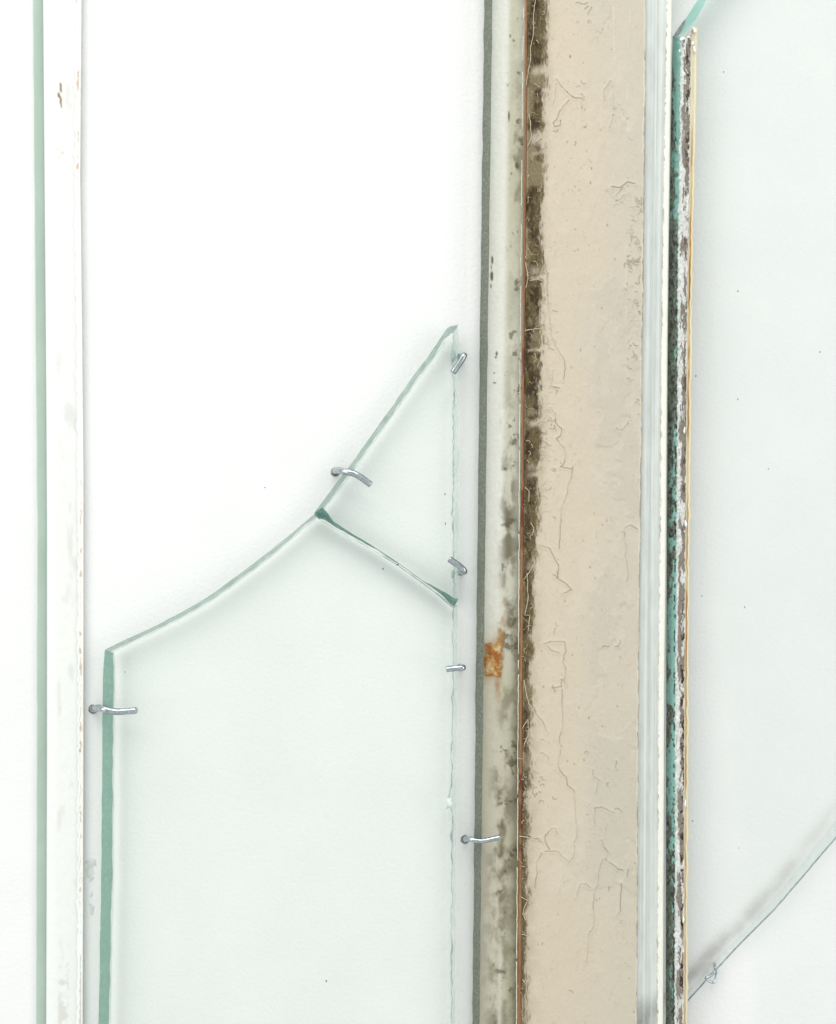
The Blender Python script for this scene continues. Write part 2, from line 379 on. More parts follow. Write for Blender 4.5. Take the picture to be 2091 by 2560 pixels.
# painted backing of the strip, height field
ny, nx = 1100, 34
Y = np.repeat(np.linspace(T, B, ny)[:, None], nx, 1); u = np.linspace(0, 1, nx)[None, :]
X = interp(Y, eb)+0.5+(interp(Y, er)-interp(Y, eb)-0.5)*u
n1 = fbm((ny, nx), (40, 3), 4, 1); n2 = fbm((ny, nx), (220, 8), 4, 2)
C = np.ones((ny, nx, 3))*srgb(241, 241, 238); C = mix(C, srgb(246, 246, 244), sstep(0.4, 0.1, u+0*Y)*0.9)
C = mix(C, srgb(216, 214, 208), sstep(0.72, 0.95, n1)*0.5*sstep(0.2, 0.4, u+0*Y))
bot = sstep(2300, 2450, Y)*sstep(142, 150, X)*sstep(176, 168, X); C = mix(C, srgb(214, 211, 205), bot*sstep(0.45, 0.7, n2)*0.7)
Hh = 6+0.8*n2+0*X
chipm = np.zeros_like(X)
for (cx, cy, rx, ry) in [(152, 215, 2.5, 9), (153, 226, 2, 6), (148, 238, 3, 7), (152, 251, 2.6, 10), (154, 264, 1.6, 6), (151, 243, 3, 4), (146, 375, 1.5, 4), (158, 385, 2, 5)]:
    chipm = np.maximum(chipm, sstep(1.2, 0.8, np.hypot((X-cx)/rx, (Y-cy)/ry)))
C = mix(C, srgb(150, 125, 105), chipm*(Y < 300)+0.2*chipm*(Y >= 300)); Hh -= 2*chipm
grid_obj('paint_layer', X, Y, Hh, C, attr_mat('off_white_old_paint', 0.7, 900, 0.0001, mottling=0.03), lp)
# ragged bead of flaking paint along the strip's right side
ny, nx = 1500, 12
Y = np.repeat(np.linspace(T, B, ny)[:, None], nx, 1); u = np.linspace(0, 1, nx)[None, :]
wb = wobble(ny, 1.4, 5, 9)[:, None]; cx = interp(Y, er)
X = cx-12+wb*(u < 0.5)+u*14
n1 = fbm((ny, nx), (160, 2), 4, 12); n2 = fbm((ny, nx), (60, 1), 3, 13)
act = sstep(150, 170, Y)*sstep(460, 450, Y)+sstep(1150, 1260, Y)*sstep(2300, 2200, Y)
prof = np.exp(-((u-0.18)/0.12)**2)+np.exp(-((u-0.88)/0.10)**2)
Hh = 11.5+1.6*prof*(0.35+0.65*act)+1.0*(n1-0.5)*act
C = np.ones((ny, nx, 3))*srgb(250, 250, 247)
C = mix(C, srgb(246, 238, 228), act*np.exp(-((u-0.5)/0.26)**2)*0.9)
C = mix(C, srgb(190, 166, 146), act*np.exp(-((u-0.55)/0.2)**2)*sstep(0.58, 0.75, n1)*0.85)
C = mix(C, srgb(190, 178, 166), np.exp(-((u-0.6)/0.12)**2)*sstep(2250, 2300, Y)*sstep(0.45, 0.6, n2)*0.9)
C = mix(C, srgb(222, 220, 214), np.exp(-((u-0.8)/0.08)**2)*sstep(1150, 1100, Y)*0.35*(n2 > 0.45))
fm = ((np.abs(u-0.5) < 0.55)+0*Y > 0)[:-1, :-1]
grid_obj('paint_bead', X, Y, Hh, C, attr_mat('flaking_cream_paint', 0.7, 1200, 0.0001, mottling=0.05), lp, fm)

# ------------------------------------------------------------------ the fragment behind the right-hand pane
bp = thing('glass_fragment', 'sheet of glass with a slanting grimy lower edge, behind the pane at lower right', 'glass fragment')
dl = [(1500, 2738), (1620, 2610), (1724, 2497), (1768, 2448), (1855, 2355), (1939, 2271), (2017, 2180), (2091, 2093), (2400, 1730)]
db = [(1500, 2680), (1620, 2566), (1745, 2450), (1793, 2392), (1861, 2330), (1955, 2222), (2033, 2122), (2091, 2050), (2400, 1680)]
build_pane(bp, [
    ('broken_edge', dl, db, edge_mat('faint_broken_edge', (238, 243, 241), (248, 250, 249), clear=0.93), 0.8, 90, 'slanting lower edge'),
    ('side_edge', [(2400, 1730), (2400, T)], [(2400, 1680), (2400, T)], M_EDGE_PALE, 0, 4, None),
    ('top_edge', [(2400, T), (1500, T)], [(2400, T), (1500, T)], M_EDGE_PALE, 0, 4, None),
    ('side_edge', [(1500, T), (1500, 2738)], [(1500, T), (1500, 2680)], M_EDGE_PALE, 0, 4, None),
], 6, 23, M_GLASS_CLEAR)
V, F = tube([up(x, y, 23) for x, y in densify(dl, 10, 0.5, 9)], 1.6*S, 6)
obj('rim', V, F, edge_mat('blue_grey_rim', (150, 172, 174), (200, 212, 212), clear=0.3), bp, True)
dd = resample([(1500, 2670), (1620, 2545), (1724, 2446), (1793, 2367), (1861, 2305), (1955, 2196), (2033, 2096), (2091, 2022), (2400, 1640)], 400)
ny, nx = 400, 30
t = np.gradient(dd, axis=0); t /= np.hypot(*t.T)[:, None]; nr = np.stack([-t[:, 1], t[:, 0]], 1); u = np.linspace(-1, 1, nx)[None, :]
X = dd[:, :1]+nr[:, :1]*u*42; Y = dd[:, 1:]+nr[:, 1:]*u*42
n1 = fbm((ny, nx), (30, 2.5), 4, 21); n2 = fbm((ny, nx), (14, 3), 3, 23)
a = np.exp(-((u+0.0)/0.42)**2)*(0.45+0.55*sstep(0.2, 0.8, n1))*interp(X, [(1500, 1.1), (1700, 1.0), (1800, 0.85), (1950, 0.5), (2040, 0.3), (2091, 0.15), (2400, 0.08)])
C = np.clip(a, 0, 1)[..., None]*np.ones(3)*(1-(np.abs(u) > 0.98))[..., None]
grid_obj('grime', X, Y, np.full_like(X, 5.4), C, grime_and_brightening_mat('brown_grime_film', (162, 156, 148), 0.40), bp)

# ------------------------------------------------------------------ middle pane with the beige painted strip
mp = thing('painted_pane', 'tall glass pane with a mouldy beige painted strip and a grey ground edge', 'glass pane')
HB, HF = 30, 62
bl = [(T, 1214), (0, 1211), (860, 1200), (1710, 1190), (2560, 1181), (B, 1178)]
br = [(T, 1234.5), (0, 1231.5), (860, 1220), (1710, 1209.5), (2560, 1199), (B, 1196)]
gR = [(T, 1682), (0, 1678), (860, 1668), (1710, 1662), (2560, 1660), (B, 1659)]
PL = np.stack([interp(yy, bl), yy], 1); PR = np.stack([interp(yy, br), yy], 1); PG = np.stack([interp(yy, gR), yy], 1); PG2 = PG-np.array([16, 0])
build_pane(mp, [
    ('ground_edge', PR[::-1], PL[::-1], M_EDGE_DARK, 0.6, 240, 'dark grey green ground edge'),
    ('top_edge', [tuple(PR[0]), tuple(PG[0])], [tuple(PL[0]), tuple(PG2[0])], M_EDGE_PALE, 0, 4, None),
    ('cut_edge', PG, PG2, M_EDGE_CUT, 0.5, 240, None),
    ('bottom_edge', [tuple(PG[-1]), tuple(PR[-1])], [tuple(PG2[-1]), tuple(PL[-1])], M_EDGE_PALE, 0, 4, None),
], HB, HF, M_GLASS_SMOKE)

xb = [(T, 1322), (0, 1320), (860, 1312), (1710, 1307), (2560, 1304), (B, 1303)]      # right side of the brown line
xe = [(T, 1618), (0, 1616), (860, 1606), (1710, 1597), (2560, 1593), (B, 1592)]      # right side of the beige paint
# stained cream layer on the back of the glass
ny, nx = 1500, 56
Y = np.repeat(np.linspace(T, B, ny)[:, None], nx, 1); u = np.linspace(0, 1, nx)[None, :]
x0 = interp(Y, br)-6; x1 = interp(Y, xb)+2; X = x0+(x1-x0)*u; ss = X-interp(Y, br)
n1 = fbm((ny, nx), (31, 3.3), 5, 31, .6)+fbm((ny, nx), (47, 2.1), 5, 36, .6)+fbm((ny, nx), (70, 4.1), 4, 37)-1.0; n1 = (n1-n1.mean())/n1.std()*.2+.5; n2 = fbm((ny, nx), (110, 4), 5, 32, 0.65); n3 = fbm((ny, nx), (9, 1.2), 3, 33)
C = np.ones((ny, nx, 3))*srgb(248, 247, 238)
C = mix(C, srgb(204, 197, 174), interp(Y, [(0, 0.05), (1300, 0.1), (1500, 0.25), (1720, 0.85), (2560, 0.85)]))
C = mix(C, srgb(205, 199, 168), sstep(34, 52, ss)*interp(Y, [(0, 0.95), (600, 0.85), (900, 0.7), (1500, 0.5)])*(0.6+0.5*n3))
stain = sstep(0.34, 0.80, n1+0.25*(n2-0.5))*interp(Y, [(0, .15), (200, .3), (330, .85), (480, .7), (560, .2), (980, .3), (1060, .95), (1600, .95), (1750, .6), (2000, 1), (2560, .75)])
cen = interp(Y, [(0, 75), (330, 66), (1000, 60), (1300, 56), (1600, 66), (2000, 48), (2560, 44)])
stain *= np.exp(-((ss-cen)/interp(Y, [(0, 14), (1300, 20), (1700, 26), (2560, 32)]))**2)
C = mix(C, srgb(118, 108, 82), np.clip(stain*0.95, 0, 1))
edge = sstep(interp(Y, [(0, 78), (1000, 66), (1600, 58), (2560, 58)]), 92, ss+10*(n1-0.5))*interp(Y, [(0, .45), (900, .3), (1100, .6), (1500, .9), (2560, .95)])
C = mix(C, srgb(122, 114, 84), edge*(0.55+0.6*n2))
C = mix(C, srgb(224, 220, 204), sstep(2300, 2400, Y)*np.exp(-((ss-50)/6)**2)*0.8)
C = mix(C, srgb(92, 84, 66), sstep(0.80, 0.90, n2)*sstep(30, 45, ss)*0.7)
rh = np.exp(-((X-1233)/26)**4)*np.exp(-((Y-1650)/52)**4)*sstep(0.2, 0.75, n1); C = mix(C, srgb(196, 150, 92), rh*0.9)
run = np.exp(-((X-1246-5*(n3-0.5))/9)**2)*sstep(1690, 1700, Y)*sstep(1790, 1700, Y)*n2; C = mix(C, srgb(168, 124, 72), np.clip(run*1.1, 0, 1))
rust_above = sstep(1450, 1590, Y)*sstep(1625, 1600, Y)*np.exp(-((ss-40)/12)**2)*sstep(0.3, 0.7, n1)
C = mix(C, srgb(176, 128, 62), rust_above)
for (cx, cy, rx, ry) in [(1231, 650, 2.2, 9), (1229, 668, 1.4, 5), (1230, 690, 3, 12), (1228, 715, 1.6, 6), (1242, 884, 3.5, 7), (1240, 893, 3, 3), (1236, 932, 2, 2), (1237, 957, 3.5, 1.6), (1273, 290, 2, 12), (1276, 90, 1.5, 5)]:
    C = mix(C, srgb(84, 78, 66), sstep(1.3, 0.7, np.hypot((X-cx)/rx, (Y-cy)/ry)+0.5*(n2-0.5))*0.9)
Hh = HB+2+1.5*n2+0*X
grid_obj('stained_paint', X, Y, Hh, C, attr_mat('stained_cream_paint', 0.75, 900, 0.0001, mottling=0.08, alb=1.0), mp)
# rust patch
ny, nx = 60, 34; Y = np.repeat(np.linspace(1604, 1693, ny)[:, None], nx, 1); u = np.linspace(0, 1, nx)[None, :]
X = 1209+u*(48+3*np.sin(Y/9)); n1 = fbm((ny, nx), (5, 3), 4, 41, 0.6); n2 = fbm((ny, nx), (14, 6), 3, 42)
C = np.ones((ny, nx, 3))*srgb(204, 158, 96); C = mix(C, srgb(232, 206, 160), sstep(0.6, 0.8, n1)*0.8); C = mix(C, srgb(172, 98, 34), sstep(0.5, 0.28, n1)*0.9)
rim = np.maximum(sstep(0.8, 0.95, u+0*Y), sstep(1680, 1688, Y)); C = mix(C, srgb(170, 96, 34), rim*sstep(0.3, 0.6, n2)*0.9)
mask = (np.minimum(np.minimum(u, 1-u)*48, np.minimum(Y-1604, 1693-Y)) > 16*(n2-0.32))[:-1, :-1]
grid_obj('rust_patch', X, Y, HB+4.2+2*n2, C, attr_mat('orange_rust', 0.85, 1100, 0.0002, mottling=0.25), mp, mask)

# front layers: brown putty line, mould, beige paint
def Z2(p): return [(1100+x/2.471, y/2.471) for x, y in p]
def Z5(p): return [(1100+x/2.471, 850+y/2.471) for x, y in p]
def Z6(p): return [(1100+x/2.471, 1700+y/2.471) for x, y in p]
cracks = [Z2(p) for p in [
    [(720, 490), (745, 530), (790, 575), (830, 605), (870, 608), (895, 628)], [(870, 580), (893, 600), (895, 628)], [(870, 610), (880, 650), (882, 730)],
    [(800, 620), (740, 690), (722, 740), (700, 760), (712, 785), (745, 775), (745, 745)], [(1060, 500), (1015, 560), (1020, 640)],
    [(1075, 710), (1065, 750), (1050, 795)], [(1060, 1155), (1115, 1160), (1160, 1125), (1205, 1135)], [(1085, 1215), (1110, 1190), (1130, 1160)],
    [(1085, 1245), (1115, 1235), (1140, 1205)], [(640, 1590), (665, 1700), (665, 1830), (680, 1960), (690, 2080), (720, 2125)], [(700, 650), (715, 600), (718, 520)]]]
cracks += [Z5(p) for p in [
    [(690, 0), (730, 60), (770, 130), (775, 180), (765, 245)], [(680, 420), (715, 460), (715, 510), (755, 550), (750, 590), (720, 612), (765, 670), (778, 710), (770, 760), (745, 785), (820, 800), (818, 840), (795, 900), (790, 950), (755, 1040), (745, 1160), (738, 1290)],
    [(720, 1470), (770, 1500), (815, 1545), (770, 1565)], [(640, 1880), (680, 1865), (770, 1865), (780, 1920), (760, 1990), (780, 2040), (770, 2125)], [(640, 1880), (700, 1925), (740, 1935)],
    [(1220, 1170), (1180, 1145), (1145, 1165), (1140, 1230), (1155, 1290), (1145, 1340), (1160, 1400), (1165, 1430), (1155, 1500)],
    [(1090, 545), (1105, 560), (1135, 555), (1165, 515)], [(1085, 1895), (1105, 1895), (1118, 1855)], [(620, 1270), (680, 1290), (735, 1400), (725, 1470)], [(725, 1430), (730, 1470)], [(700, 190), (690, 290), (740, 300)]]]
cracks += [Z6(p) for p in [
    [(755, 0), (750, 45), (690, 50)], [(755, 60), (760, 300), (740, 360), (748, 430), (730, 530), (750, 570), (780, 600), (790, 655), (830, 685), (835, 760), (840, 860), (850, 930), (845, 980), (828, 1010), (835, 1060), (828, 1095), (800, 1130), (770, 1105), (740, 1070), (710, 1058), (650, 1060)],
    [(680, 1050), (650, 990), (650, 965), (690, 920), (715, 920), (730, 960)], [(630, 1070), (600, 1130), (600, 1200), (585, 1290)], [(560, 130), (600, 220), (640, 270), (665, 325)],
    [(845, 1340), (870, 1265), (900, 1262), (930, 1285)], [(1010, 1105), (985, 1180), (980, 1260), (955, 1320), (950, 1420), (955, 1520), (920, 1575), (920, 1640), (910, 1755)],
    [(1005, 1110), (1060, 1135), (1100, 1170), (1130, 1175)], [(1165, 1170), (1160, 1225)], [(955, 890), (960, 790), (1010, 790), (1075, 825)], [(985, 620), (970, 690)], [(1090, 500), (1085, 545)],
    [(1120, 1260), (1115, 1430), (1095, 1460)], [(945, 555), (950, 600), (990, 625)], [(630, 450), (665, 475), (680, 505)], [(1000, 990), (1010, 1030), (1040, 1070)], [(490, 965), (560, 972), (610, 980)]]]
def rough_line(p, jit, seed): return densify(p, 6, jit, seed)
cracks = [rough_line(p, 1.2, i) for i, p in enumerate(cracks)]
def squiggle(x, y, L, r):
    a = r.uniform(0, 6.28); p = [(x, y)]
    turn = r.uniform(-0.7, 0.7)
    for _ in range(int(L/3)):
        a += turn+r.uniform(-0.5, 0.5); x += 3*math.cos(a); y += 3*math.sin(a); p.append((x, y))
    return p
rs = random.Random(5); curls = []
for (xa, xc, ya, yc, n) in [(1575, 1606, 500, 660, 40), (1540, 1590, 470, 520, 5), (1560, 1603, 650, 860, 34), (1565, 1600, 860, 1200, 16), (1350, 1385, 1010, 1180, 55), (1345, 1385, 1200, 1300, 12), (1360, 1400, 930, 990, 8),
                            (1320, 1360, 1900, 2000, 16), (1380, 1560, 200, 340, 6), (1350, 1580, 1300, 2500, 34), (1450, 1480, 0, 60, 5), (1330, 1400, 600, 900, 12)]:
    for _ in range(n): curls.append(squiggle(rs.uniform(xa, xc), rs.uniform(ya, yc), rs.uniform(6, 24), rs))

ny, nx = 1560, 150
Y = np.repeat(np.linspace(T, B, ny)[:, None], nx, 1); u = np.linspace(0, 1, nx)[None, :]
x0 = interp(Y, xb)-0.5; x1 = interp(Y, xe); x1 = x1+wobble(ny, 0.6, 88, 12)[:, None]; X = x0+(x1-x0)*u; ss = X-x0
nA = fbm((ny, nx), (14, 2), 4, 51); nB = fbm((ny, nx), (80, 14), 5, 52, 0.6); nC = fbm((ny, nx), (420, 70), 2, 53, 0.7); nS = fbm((ny, nx), (260, 110), 2, 58, 0.7); nD = fbm((ny, nx), (40, 5), 5, 54, 0.6)
nV = fbm((ny, nx), (30, 40), 3, 55)
C = np.ones((ny, nx, 3))*srgb(227, 213, 191)
C = mix(C, srgb(226, 213, 191), sstep(1100, 2300, Y+600*(nA-0.5)))
C = mix(C, srgb(213, 209, 194), sstep(110, 270, ss+110*(nA-0.5)+40*(nD-0.5))*0.5)
patch = sstep(0.60, 0.64, nA+0.25*(nD-0.5))*sstep(140, 190, ss); C = mix(C, srgb(212, 203, 186), patch*0.4)
C = mix(C, srgb(236, 224, 206), sstep(0.68, 0.9, nD)*0.25)
C = mix(C, srgb(198, 180, 155), sstep(0.66, 0.9, nC)*sstep(0.4, 0.75, nB)*0.35)
C = mix(C, srgb(196, 178, 150), sstep(70, 20, ss)*0.30*sstep(0.3, 0.7, nD))
Hh = HF+4+1.6*(nD-0.5)+0.9*(nB-0.5)+0.5*(nC-0.5)+1.2*patch
# vertical brush scratches right of centre
scr = lines_dist(X, Y, [rough_line(Z2(p), .6, 3) for p in [[(1175, 0), (1172, 400)], [(1165, 520), (1160, 620)], [(1165, 680), (1165, 850)], [(1150, 1500), (1150, 2000)], [(1075, 0), (1080, 480)]]])
Hh += 0.9*sstep(2.2, 0.4, scr); C = mix(C, srgb(238, 230, 215), sstep(2.2, 0.6, scr)*0.5*(nB > 0.4))
dc = lines_dist(X, Y, cracks); ds = lines_dist(X, Y, curls)
k1 = sstep(1.7, 0.4, dc); ck = fbm((ny, nx), (60, 6), 3, 57)
Hh += 1.1*sstep(9, 2.5, dc)-2.2*k1; C = mix(C, srgb(112, 96, 72), k1*np.clip(0.1+1.3*sstep(0.4, 0.8, ck), 0, 1)*0.45)
k2 = sstep(1.9, 0.5, ds); Hh += 0.5*sstep(6, 2, ds)-1.4*k2; C = mix(C, srgb(150, 136, 108), k2*0.6*sstep(0.3, 0.6, ck))
# pits and specks
for _ in range(140):
    px_, py_ = rs.uniform(1335, 1600), rs.uniform(0, 2560)
    if rs.random() < 0.3: px_, py_ = rs.gauss(1445, 25), rs.gauss(350, 160)
    r0 = rs.choice([1.2, 1.5, 2.2]); a0, b0 = np.searchsorted(Y[:, 0], py_-9), np.searchsorted(Y[:, 0], py_+9)
    if b0 <= a0 or a0 < 0: continue
    q = sstep(1.3, 0.6, np.hypot((X[a0:b0]-px_)/r0, (Y[a0:b0]-py_)/(r0*1.7))); C[a0:b0] = mix(C[a0:b0], srgb(140, 120, 90), q*rs.uniform(0.15, 0.6)); Hh[a0:b0] -= q*1.2
# mould
mw = interp(Y, [(T, 47), (0, 46), (300, 42), (500, 40), (860, 45), (1000, 42), (1200, 38), (1400, 28), (1700, 19), (1780, 22), (1900, 16), (2200, 12), (2350, 12), (2560, 9), (B, 9)])
gap = np.zeros_like(X)
for (gy, gh, g) in [(178, 10, 1), (350, 16, .95), (385, 6, .5), (697, 6, 1), (680, 12, .6), (877, 4, .8), (1062, 9, 1), (1170, 12, .9), (1190, 8, .8), (1420, 10, .5), (1600, 10, .5), (1850, 14, .5), (2010, 16, .6), (2120, 20, .7), (2215, 14, .6), (2290, 16, .6), (2400, 20, .6)]:
    gap = np.maximum(gap, g*np.exp(-((Y+8*(nD-0.5)+ss*0.12-gy)/gh)**2)*sstep(2, 22, ss))
mo = sstep(9, -8, ss-mw+16*(nB-0.5)+8*(nD-0.5)+16*(nS-0.5)+8*gap)
mo *= 1-0.8*np.clip(gap*(0.1+1.6*nB), 0, 1)
mo *= sstep(-1, 5, ss+6*(nD-0.4))*0.55+0.45
mo_s = sstep(30, -6, ss-mw+26*(nB-0.5))*0.38      # faint stained fringe
C = mix(C, srgb(172, 158, 130), mo_s*(0.6+0.6*nC))
dark = mix(np.ones((ny, nx, 3))*srgb(112, 97, 66), srgb(64, 52, 30), sstep(0.3, 0.75, nB+0.4*(nS-0.5))*0.95)
dark = mix(dark, srgb(56, 46, 28), sstep(0.6, 0.8, nS)*0.6)
dark = mix(dark, srgb(156, 142, 112), sstep(0.42, 0.18, nD)*0.7); dark = mix(dark, srgb(188, 178, 150), sstep(0.76, 0.9, nC)*0.3)
C = C*(1-mo[..., None])+dark*mo[..., None]
Hh -= 1.6*mo; Hh += mo*(1.4*(nC-0.5)+1.2*(nB-0.5)+1.2*(nS-0.5))
# raised hairline of paint on the right side
rim = sstep(5.5, 2.5, x1-X)*sstep(0.0, 1.2, x1-X); C = mix(C, srgb(240, 232, 214), rim*sstep(0.25, 0.55, nD)); Hh += 2.4*rim
rn = fbm((ny, nx), (120, 1), 4, 77); C = mix(C, srgb(152, 122, 84), sstep(2.6, 0.6, x1-X)*sstep(0.5, 0.68, rn)*0.9)
Hh[:, 0] -= 4; Hh[:, -1] = HF+0.5; Hh[:, -2] -= 0.5
M_BEIGE = attr_mat('cracked_beige_paint', 0.6, 1500, 0.00008, mottling=0.06, alb=0.815)
fm = (mo[:-1, :-1]+mo[1:, 1:])/2 > 0.45
grid_obj('beige_paint', X, Y, Hh, C, M_BEIGE, mp, ~fm)
grid_obj('mould_stain', X, Y, Hh, C, attr_mat('brown_mould', 0.85, 1800, 0.0003, mottling=0.35), mp, fm)
mould_y, mould_w = Y[:, 0], mw[:, 0]

# brown putty line (rounded ridge)
ny, nx = 1300, 9; Y = np.repeat(np.linspace(T, B, ny)[:, None], nx, 1); u = np.linspace(0, 1, nx)[None, :]
wl = interp(Y, [(0, 6), (860, 6), (1710, 8), (2560, 9)]); X = interp(Y, xb)-wl+wl*u+wobble(ny, 0.5, 9, 20)[:, None]*(1-u)
n1 = fbm((ny, nx), (26, 1), 4, 61); n2 = fbm((ny, nx), (260, 3), 3, 62)
C = np.ones((ny, nx, 3))*srgb(152, 106, 70); C = mix(C, srgb(158, 132, 92), sstep(0.5, 0.7, n1)*sstep(1150, 1500, Y)); C = mix(C, srgb(170, 126, 88), sstep(0.55, 0.8, n2)*0.6)
red = np.zeros_like(Y)
for (a0, b0, g) in [(870, 935, .8), (1225, 1320, .9), (1320, 1370, .5), (1935, 1975, 1), (2010, 2075, 1), (2110, 2130, .8)]: red = np.maximum(red, g*sstep(a0-5, a0+6, Y)*sstep(b0+5, b0-6, Y))
C = mix(C, srgb(118, 48, 28), red*(0.7+0.4*n2)); C = mix(C, srgb(120, 92, 56), sstep(0.35, 0.2, n1)*0.5)
Hh = HF+1+5*np.sin(math.pi*u)+1.2*(n2-0.5)
grid_obj('putty_line', X, Y, Hh, C, attr_mat('brown_putty', 0.6, 1200, 0.0001, mottling=0.15, stretch=(1, 1, .3)), mp)
# pale hairline of paint left of it, broken in places
M_HAIR = plain_mat('pale_paint_hair', (206, 200, 180), (240, 236, 222), 700, 0.5)
segs = [(20, 60), (90, 150), (180, 330), (400, 520), (560, 700), (715, 860), (880, 1000), (1010, 1120), (1125, 1330), (1335, 1640), (1650, 1680), (1686, 1990), (1995, 2160), (2168, 2400), (2404, 2700)]
hx = [(0, 1309), (860, 1301), (1200, 1299), (1710, 1296.5), (2560, 1291.5), (B, 1290)]
VV, FF = [], []
for i, (a0, b0) in enumerate(segs):
    pts = [(float(interp(y, hx))+rs.uniform(-0.7, 0.7), y) for y in np.arange(a0, b0+1, 12)]
    V, F = tube([up(x, y, HF+1.0) for x, y in pts], (0.9 if a0 < 1000 else 1.25)*S, 5); o = len(VV); VV += V; FF += [tuple(q+o for q in f) for f in F]
tag(obj('paint_hair', VV, FF, M_HAIR, mp, True), kind='stuff')
# curled pale paint fibres lying on the mould
VV, FF = [], []
def fibre(p, r0):
    global VV, FF
    h = HF+5.0; V, F = tube([up(x, y, h+1.2*math.sin(k*1.3)) for k, (x, y) in enumerate(p)], r0*S, 5)
    o = len(VV); VV += V; FF += [tuple(q+o for q in f) for f in F]
for _ in range(130):
    y = rs.uniform(-100, 2650); w = float(np.interp(y, mould_y, mould_w)); x = float(interp(y, xb))+rs.uniform(1, max(8, w*0.95))
    fibre(squiggle(x, y, rs.uniform(5, 22), rs), rs.choice([0.35, 0.45, 0.7]))
for p in [Z2([(535, 530), (540, 480), (560, 370), (560, 290), (580, 200), (578, 100), (590, 0)]), Z2([(550, 700), (560, 760), (565, 850), (540, 910)]), Z2([(590, 880), (625, 855), (655, 870), (650, 930), (630, 960)]),
          Z2([(555, 1735), (600, 1725), (640, 1740)]), Z2([(525, 2045), (560, 2035), (630, 2030)]), Z2([(530, 1620), (545, 1720), (530, 1780)]), Z5([(525, 910), (550, 930), (550, 1000)]), Z5([(560, 1130), (580, 1160), (570, 1210)]), Z5([(520, 1480), (550, 1440), (590, 1370)]),
          Z5([(540, 1440), (545, 1600), (525, 1700), (555, 1700), (545, 1800)]), Z6([(520, 0), (530, 60), (550, 150), (590, 200)]), Z6([(510, 300), (545, 240), (550, 330), (520, 400)]), Z6([(500, 1340), (540, 1360), (515, 1430), (530, 1490), (510, 1440)]), Z6([(490, 965), (560, 975), (600, 978)]), Z6([(505, 1570), (540, 1580)]), Z6([(510, 1850), (550, 1900), (530, 2020)])]:
    fibre(rough_line(p, 0.8, 4), 0.95)
tag(obj('paint_fibres', VV, FF, plain_mat('cream_paint_fibre', (172, 156, 124), (222, 210, 184), 900), mp, True), kind='stuff')

# ragged white paint bead on the right side of the pane
ny, nx = 1700, 14; Y = np.repeat(np.linspace(T, B, ny)[:, None], nx, 1); u = np.linspace(0, 1, nx)[None, :]
lb = [(T, 1665), (0, 1665), (600, 1656), (860, 1653), (1710, 1645), (2560, 1642), (B, 1641)]; rb = [(T, 1681), (0, 1680), (600, 1671.5), (860, 1668.5), (1400, 1664.5), (1710, 1661), (2560, 1658), (B, 1657)]
saw = np.abs(wobble(ny, 1.7, 66, 10))+np.abs(wobble(ny, 0.8, 67, 4)); saw = saw[:, None]*interp(Y, [(0, 1.2), (300, .9), (600, .3), (1000, .4), (1300, .7), (2000, .5), (2560, .8)])
xl = interp(Y, lb)+saw; X = xl+(interp(Y, rb)-xl)*u
n1 = fbm((ny, nx), (160, 2), 4, 71); C = np.ones((ny, nx, 3))*srgb(238, 237, 226); C = mix(C, srgb(206, 208, 190), sstep(0.2, 0.03, u+0*Y)*sstep(0.4, 0.65, n1)*0.9)
C = mix(C, srgb(150, 146, 130), sstep(0.72, 0.85, n1)*sstep(0.4, 0.1, u+0*Y)*0.6)
Hh = HF+1+3.2*np.sqrt(np.clip(1-(2*u-1)**2, 0, 1))+1.5*(n1-0.5)
grid_obj('paint_bead', X, Y, Hh, C, attr_mat('white_paint_bead', 0.6, 900, 0.0001, mottling=0.04), mp)
# faint brushed paint smear lines on the bare glass band
for (xa, w0, cc) in [(1634, 1.2, 1)]:
    off = xa-1600; pts = [(float(interp(y, xe))+off+18*(cc == 0)+rs.uniform(-.3, .3), y) for y in np.arange(T, B, 40)]
    V = []; 
    for x, y in pts: V += [up(x-w0, y, HB-0.5), up(x+w0, y, HB-0.5)]
    obj('smear', V, [(2*i, 2*i+2, 2*i+3, 2*i+1) for i in range(len(pts)-1)], M_EDGE_CUT, mp)

# thin pale film brushed lengthways, added to brighten the shaded bare band
ny, nx = 700, 40; Y = np.repeat(np.linspace(T, B, ny)[:, None], nx, 1); u = np.linspace(0, 1, nx)[None, :]
X = interp(Y, xe)-1+(interp(Y, lb)+4-interp(Y, xe))*u
n1 = fbm((ny, nx), (3, 9), 4, 171, .65); n2 = fbm((ny, nx), (60, 5), 4, 172)
al = 0.78+0.5*(n1-0.5)+0.2*(n2-0.5)-0.5*sstep(2480, 2530, Y+0.5*(X-1600))+0.25*np.exp(-((u-0.55)/0.06)**2)*sstep(0.4, 0.6, n1)-0.25*np.exp(-((u-0.02)/0.05)**2)
C = np.clip(al, 0.2, 1)[..., None]*np.ones(3)
grid_obj('whitewash_film', X, Y, np.full_like(X, HF+0.8), C, grime_and_brightening_mat('whitewash_film', (226, 230, 226), 0.78), mp)

